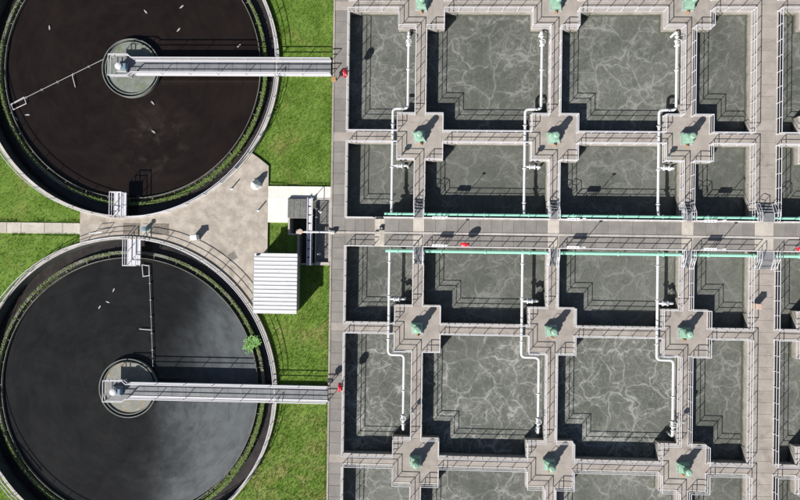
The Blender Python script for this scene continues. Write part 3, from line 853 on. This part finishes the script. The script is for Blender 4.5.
# ------------------------------------------------------------------ gulls
def gull():
    t = thing('gull', '', 'bird', (0, 0, 0))
    b = MB(); prof = [(.005, -.30), (.05, -.26), (.09, -.12), (.105, .02), (.085, .14), (.05, .20), (.065, .26), (.055, .31), (.015, .345)]
    b.lathe(prof, 10, M4=Matrix.Rotation(pi/2, 4, 'Y')); b.v = [(x, y*.95, z*.75 + .06 + (.07 if x > .17 else 0)) for x, y, z in b.v]
    b.obj('body', 'gull', t, smooth=True)
    for s in (-1, 1):
        w = MB(); pts = [(.12, s*.07), (.02, s*.125), (-.20, s*.10), (-.40, s*.03), (-.2, s*.03), (.05, s*.03)]
        w.prism(pts if s < 0 else pts[::-1], .115, .145); w.obj('wing', 'gullwing', t)
    MB().lathe([(.018, .33), (.003, .41)], 6, (0, 0, .13), Matrix.Rotation(pi/2, 4, 'Y')).obj('beak', 'beak', t)
    return t
gl = gull(); first = True
gspots = [(-39.69, 23.06, 'left of the upper tank centre, farthest up'), (-29.55, 24.73, 'nearest the top, above the upper tank centre'), (-25.78, 25.25, 'topmost and right of the upper tank centre'),
          (-26.06, 22.87, 'up and right of the upper tank centre drum'), (-29.82, 21.55, 'just above the upper tank centre drum'), (-19.76, 21.22, 'near the right rim, above the upper footbridge'),
          (-43.04, 13.55, 'outermost by the upper skimmer frame'), (-41.87, 13.97, 'just below the upper skimmer frame'),
          (-28.67, 15.3, 'just below the upper tank centre drum'), (-28.51, 12.29, 'between the upper tank centre and lower rim'), (-33.89, -5.9, 'leftmost of three on the grey tank'),
          (-33.05, -5.36, 'middle one of three on the grey tank'), (-32.44, -4.11, 'highest of three on the grey tank')]
for i, (x, y, w) in enumerate(gspots):
    o = gl if first else copy_tree(gl); first = False
    o.location = (x, y, CWZ - .02); o.rotation_euler.z = random.uniform(0, 6.28); o['label'] = 'pale gull floating ' + w
    o.scale = (.62 if i > 9 else .72,) * 3

# ------------------------------------------------------------------ shed
SX0, SX1, SY0, SY1, SH = -16.95, -12.72, -5.95, -.05, 2.45
t = thing('shed', 'small shed with ribbed white metal roof on the grass', 'shed', ((SX0+SX1)/2, (SY0+SY1)/2, GZ))
hx, hy = (SX1-SX0)/2, (SY1-SY0)/2
z1 = SH - GZ - .2
wm = .18
for (a, b, cc, dd) in ((-hx+wm, hx-wm, -hy+wm, -hy+wm+.15), (-hx+wm, hx-wm, hy-wm-.15, hy-wm), (-hx+wm, -hx+wm+.15, -hy+wm+.15, hy-wm-.15), (hx-wm-.15, hx-wm, -hy+wm+.15, hy-wm-.15)):
    MB().box(a, b, cc, dd, -.1, z1).obj('wall', 'wall', t)
d = MB().box(-hx+wm-.03, -hx+wm-.002, -.6, .6, .0, 2.05).obj('door', 'blue', t)
MB().box(-hx+wm-.09, -hx+wm-.031, .4, .48, .95, 1.08).obj('handle', 'galv', d)
n = 15; pitch = 2*hy/n
rf = link('roof', None, t)
rs = MB()
prof = [(0, 0), (.10, 0), (.135, .055), (.20, .055), (.235, 0)]
P2 = []
for i in range(4): pass
sheetm = MB()
def rib_profile(L):
    return [(0., .0), (L - .15, .0), (L - .115, .06), (L - .035, .06), (L, .0)]
vs = []; fs = []
pr = rib_profile(pitch)
for x in (-hx, hx):
    for (y, z) in pr: vs.append((x, y, z + (-.0)))
    for (y, z) in pr: vs.append((x, y, z - .03))
k = len(pr)
for i in range(k - 1):
    fs.append((i, i+1, 2*k+i+1, 2*k+i)); fs.append((k+i, 3*k+i, 3*k+i+1, k+i+1))
for b in (0, 2*k):
    for i in range(k - 1): fs.append((b+i, b+k+i, b+k+i+1, b+i+1))
fs.append((0, 2*k, 3*k, k)); fs.append((k-1, 2*k-1, 4*k-1, 3*k-1))
shm = MB().add(vs, fs).mesh('roof_sheet', 'roof')
for i in range(n): link('roof_sheet', shm, rf, (0, -hy + pitch*i, z1 + .05 + random.uniform(0, .004)))
MB().box(-hx + .02, hx - .02, -hy + .02, hy - .02, z1 + .001, z1 + .018).obj('roof_board', 'dark', rf)
g = MB(); g.box(-hx - .09, -hx - .005, -hy, hy, z1 - .05, z1 + .05); g.obj('gutter', 'grey', t)
MB().box(-hx + .25, -hx + .5, hy - .28, hy - .08, z1 + .112, z1 + .3).obj('roof_vent', 'dark', t)

# ------------------------------------------------------------------ valve chamber beside the block
t = thing('valve_chamber', 'sunken concrete valve chamber with grating floor beside the white pad', 'chamber', (0, 0, 0))
cx0, cx1, cy0, cy1 = CH
cw = .16
inner = offset(chole, -cw)
MB().band(inner, offset(chole, -.003), -2.4, -.02).obj('wall', 'coping', t)
MB().prism(offset(chole, -cw - .003), -2.3, -2.2).obj('floor', 'wall', t)
# raised grey cover at the upper left
n = 3
for i in range(n):
    a = cx0 + .02 + (1.9)*i/n
    MB().bev(a, a + 1.9/n - .02, 3.5, 5.42, .30, .36, .01).obj('cover_panel', 'mesh', t)
MB().band([(cx0 + .1, 3.6), (-12.3, 3.6), (-12.3, 5.35), (cx0 + .1, 5.35)], [(cx0 + .005, 3.49), (-12.2, 3.49), (-12.2, 5.45), (cx0 + .005, 5.45)], -.018, .29).obj('cover_frame', 'coping', t)
# grating floor on the right
for i in range(6):
    a = cy0 + .2 + (cy1 - cy0 - .4)*i/6; b = cy0 + .2 + (cy1 - cy0 - .4)*(i+1)/6
    MB().bev(-11.35, cx1 - cw - .01, a + .01, b - .01, -.42, -.36, .01).obj('floor_grating', 'mesh', t)
MB().box(-11.42, -11.355, cy0 + cw + .01, cy1 - cw - .01, -.6, -.34).obj('grating_beam', 'galv', t)
MB().bev(-11.3, cx1 - .02, cy0 + .0, cy0 + .3, -.018, .04, .01).obj('sill', 'coping', t)
# service ladder bridge
lb = thing('service_walkway', 'narrow white railed ladder bridge running through the valve chamber', 'walkway', (-11.9, 2.1, 0))
for s in (-1, 1):
    MB().box(s*.24 - .035, s*.24 + .035, -3.35, 3.45, .22, .40).obj('stringer', 'galv', lb)
rg = MB().box(-.20, .20, -.36, .36, .26, .30).mesh('tread_plate', 'galv')
for i in range(8): link('tread_plate', rg, lb, (0, -2.95 + i*.85, 0))
for s in (1,):
    MB().tube([(s*.28, -3.3, 1.25), (s*.28, 3.4, 1.25)], .035, 6).obj('handrail', 'galv', lb)
    for i in range(5): link('post', post_mesh(.9), lb, (s*.28, -3.25 + i*1.66, .36))
for y in (-3.3, 3.38): MB().box(-.24, .24, y - .05, y + .05, -.02, .22).obj('bearer', 'grey', lb)
# white pipe crossing
cp = thing('crossing_pipe', 'white pipe crossing the valve chamber with a peach valve wheel', 'pipe', (-13.2, 2.12, .32))
MB().tube([(0, 0, 0), (3.55, 0, 0)], .10, 10).obj('pipe', 'white', cp, smooth=True)
MB().lathe([(.1, -.12), (.24, -.12), (.24, .12), (.1, .12)], 12, (.1, 0, 0), Matrix.Rotation(pi/2, 4, 'Y')).obj('end_flange', 'grey', cp)
MB().lathe([(.06, .1), (.06, .35), (.27, .36), (.27, .44), (.1, .46)], 14, (.42, 0, 0)).obj('valve_wheel', 'peach', cp, smooth=True)
MB().lathe([(.2, -.2), (.22, 0), (.2, .2)], 12, (3.62, 0, -.02), Matrix.Rotation(pi/2, 4, 'Y')).obj('coupling', 'coping', cp, smooth=True)
MB().box(3.5, 3.7, -.12, .12, -.29, -.12).obj('support', 'grey', cp)
# bollard posts standing about
def bollard(x, y, z, h, lab, r=.06):
    t = thing('marker_post', lab, 'post', (x, y, z), 0, 'short white marker posts')
    MB().lathe([(r, .04), (r, h - .06), (r*.6, h)], 10).obj('shaft', 'galv', t, smooth=True)
    MB().lathe([(.16, 0), (.16, .03), (.1, .05)], 12).obj('foot', 'white', t)
bollard(-10.95, 4.2, -.36, 1.15, 'short post on the upper part of the chamber grating')
bollard(-10.98, -.1, -.36, 1.15, 'short post on the lower part of the chamber grating')
bollard(-19.95, 6.42, -.06, .95, 'short post on the apron beside the upper tank kerb')
bollard(-17.2, 4.25, -.06, .95, 'short post at the apron edge left of the white pad')

# ------------------------------------------------------------------ things on the apron
t = thing('vent_cap', 'white tapered vent with pointed cap on the apron corner', 'vent', (-17.45, 6.85, -.06))
MB().lathe([(.58, 0), (.58, .10), (.50, .12), (.30, .80), (.30, .86)], 8, M4=Matrix.Rotation(pi/8, 4, 'Z')).obj('shaft', 'white', t)
MB().lathe([(.33, .861), (.33, .90), (.10, 1.25), (.05, 1.28)], 8, M4=Matrix.Rotation(pi/8, 4, 'Z')).obj('cap', 'white', t)
t = thing('control_cabinet', 'small pale blue control cabinet standing on the apron', 'cabinet', (-23.45, 1.4, -.06), .15)
MB().bev(-.34, .34, -.26, .26, 0, .1, .02).obj('plinth', 'grey', t)
MB().box(-.3, .3, -.22, .22, .1, .95).obj('body', 'white', t)
MB().bev(-.36, .36, -.28, .28, .95, 1.05, .05).obj('lid', 'white', t)
dd = MB().box(-.24, .24, -.235, -.221, .16, .9).obj('door', 'blue', t); MB().box(.12, .16, -.27, -.236, .5, .6).obj('handle', 'dark', dd)
for x, nm in ((-30.2, 'left'), (-27.2, 'right')):
    t = thing('drain_grating', f'brown drain grating on the apron, {nm} of the green valve', 'grating', (x, 2.2, -.06), 0, 'drain gratings on the apron')
    MB().band([(-.78, -.48), (.78, -.48), (.78, .48), (-.78, .48)], [(-.85, -.55), (.85, -.55), (.85, .55), (-.85, .55)], .003, .03).obj('frame', 'drain', t)
    pm = MB().bev(-.774, .774, -.048, .048, .004, .026, .006).mesh('slat', 'drain')
    for i in range(8): link('slat', pm, t, (0, -.42 + i*.12, 0))
t = thing('gate_valve', 'green gate valve with handwheel between two drain gratings', 'valve', (-28.6, 2.2, -.06))
MB().bev(-.42, .42, -.5, .5, .003, .05, .01).obj('base', 'coping', t)
MB().lathe([(.26, .05), (.22, .3), (.16, .62), (.04, .65), (.04, .85)], 10).obj('body', 'mint', t, smooth=True)
w = MB(); w.lathe([(.2, .78), (.24, .81), (.2, .86), (.05, .87)], 14)
w.obj('handwheel', 'blue', t)
t = thing('manhole_cover', 'small dark square cover in the apron near the shed', 'cover', (-19.8, -.45, -.06), .5)
MB().bev(-.36, .36, -.36, .36, .003, .02, .006).obj('lid', 'drain', t); MB().band([(-.38, -.38), (.38, -.38), (.38, .38), (-.38, .38)], [(-.46, -.46), (.46, -.46), (.46, .46), (-.46, .46)], .002, .015).obj('frame', 'grey', t)
t = thing('hose_gate', 'low hinged rail gate on the apron left of the drains', 'gate', (-33.4, 1.75, -.06), .12)
MB().tube([(-.7, 0, 0), (-.7, 0, 1.0), (.6, 0, 1.0), (.6, 0, 0)], .03, 6).obj('frame', 'galv', t)
MB().tube([(-.7, 0, .5), (.6, 0, .5)], .025, 6).obj('bar', 'galv', t)
# switch boxes at the bridge ends
def switchbox(x, y, mat, lab):
    t = thing('switch_post', lab, 'switch box', (x, y, .03))
    MB().lathe([(.04, 0), (.04, .7)], 8).obj('post', 'galv', t)
    MB().bev(-.26, .20, -.2, .2, .7, 1.15, .03).obj('box', mat, t)
    MB().bev(.201, .24, -.13, .13, .78, 1.05, .01).obj('lid', 'dark', t)
switchbox(-9.55, 17.3, 'rust', 'rust orange switch box on a post by the upper footbridge end')
switchbox(-9.5, -12.6, 'dark', 'dark switch box on a post by the lower footbridge end')

# fence rail in the lower left corner
t = thing('corner_railing', 'short white railing on the grass in the bottom left corner', 'railing', (-43.6, -22.6, GZ), -.85)
railing(t, [(-3, 0), (3.2, 0)], False, 0, 1.1, 1.5, .05)

# ------------------------------------------------------------------ bush in the launder of the grey tank
t = thing('bush', 'bright green self-sown bush on the right rim of the grey tank', 'bush', (-17.75, -9.15, -1.0))
rnd = random.Random(11)
st = MB(); lf = MB()
for k in range(70):
    a = rnd.uniform(0, 2*pi); el = rnd.uniform(.1, 1.2); L = rnd.uniform(.3, .75) * (1.5 if rnd.random() < .3 else 1) * (1 + .35*cos(a*2 - 1.2))
    d = Vector((cos(a)*cos(el)*1.05 - .12, sin(a)*cos(el)*1.05, sin(el)))
    P = [d*L*i/4 + Vector((0, 0, -.15*(i/4)**2 * L)) for i in range(5)]
    st.tube(P, .012, 4)
    for i in range(26):
        u = rnd.uniform(.3, 1.05); p = d*L*u + Vector((rnd.gauss(0, .07), rnd.gauss(0, .07), rnd.gauss(0, .06)))
        b = rnd.uniform(0, 2*pi); s = rnd.uniform(.08, .17); tip = Vector((cos(b), sin(b), rnd.uniform(-.5, .4))) * s * 1.7
        sd_ = Vector((-sin(b), cos(b), rnd.uniform(-.3, .3))) * s * .38
        lf.add([p, p + tip*.5 + sd_, p + tip, p + tip*.5 - sd_], [(0, 1, 2), (0, 2, 3)])
st.obj('stems', 'stem', t); o = lf.obj('leaves', 'leaf', t); o['kind'] = 'stuff'

# ------------------------------------------------------------------ grass tufts
rnd = random.Random(5); gr = MB()
def ok(x, y):
    if x > XK - .06: return False
    for c in (C1, C2):
        if hypot(x - c[0], y - c[1]) < RK + .05: return False
    if xw < x < -16.15 and -6.2 < y < 9.6 and (x < -17.9 or y < 8.7): return False
    if CH[0] - .06 < x and CH[2] - .06 < y < 6.78: return False
    if -16.3 < x < XK and 2.98 < y < 6.8: return False
    if x < xw and 1.55 < y < 2.8: return False
    if SX0 < x < SX1 and SY0 < y < SY1: return False
    return True
cnt = 0
for k in range(60000):
    if rnd.random() < .72: x = rnd.uniform(-24, XK); y = rnd.uniform(-27, 27)
    else: x = rnd.uniform(-46, -30); y = rnd.uniform(-27, 14)
    if not ok(x, y): continue
    b = rnd.uniform(0, 6.28); h = rnd.uniform(.05, .15); 
    for j in range(3):
        c = b + j*2.1; w = rnd.uniform(.015, .03); l = rnd.uniform(.04, .13)
        gr.add([(x - sin(c)*w, y + cos(c)*w, 0), (x + sin(c)*w, y - cos(c)*w, 0), (x + cos(c)*l, y + sin(c)*l, h)], [(0, 1, 2)])
for k in range(4500):
    e = rnd.randrange(5)
    if e == 0: x = XK - .07 - abs(rnd.gauss(0, .07)); y = rnd.uniform(-27, 27)
    elif e == 1: x = rnd.uniform(-46, xw); y = rnd.choice((1.52, 2.84)) + rnd.gauss(0, .03)
    elif e == 2: x = rnd.uniform(-16.1, XK); y = 6.82 + abs(rnd.gauss(0, .06))
    else:
        c = C1 if e == 3 else C2; a = rnd.uniform(0, 2*pi); r_ = RK + .09 + abs(rnd.gauss(0, .09)); x = c[0] + r_*cos(a); y = c[1] + r_*sin(a)
    if not ok(x, y): continue
    if sin(x*1.7 + y*2.3) + sin(x*.6 - y*.9) < rnd.uniform(-1.5, 1.2): continue
    h = rnd.uniform(.10, .26); b = rnd.uniform(0, 6.28)
    for j in range(4):
        c = b + j*1.6 + rnd.uniform(-.3, .3); w = rnd.uniform(.02, .04); l = rnd.uniform(.08, .24)
        gr.add([(x - sin(c)*w, y + cos(c)*w, 0), (x + sin(c)*w, y - cos(c)*w, 0), (x + cos(c)*l, y + sin(c)*l, h)], [(0, 1, 2)])
me = bpy.data.meshes.new('grass'); me.from_pydata(gr.v, [], gr.f); me.materials.append(M['blade'])
o = link('grass', me, None, (0, 0, GZ)); o['kind'] = 'stuff'; o['label'] = 'short green lawn grass between tanks and walkways'
print('objects', len(bpy.data.objects))
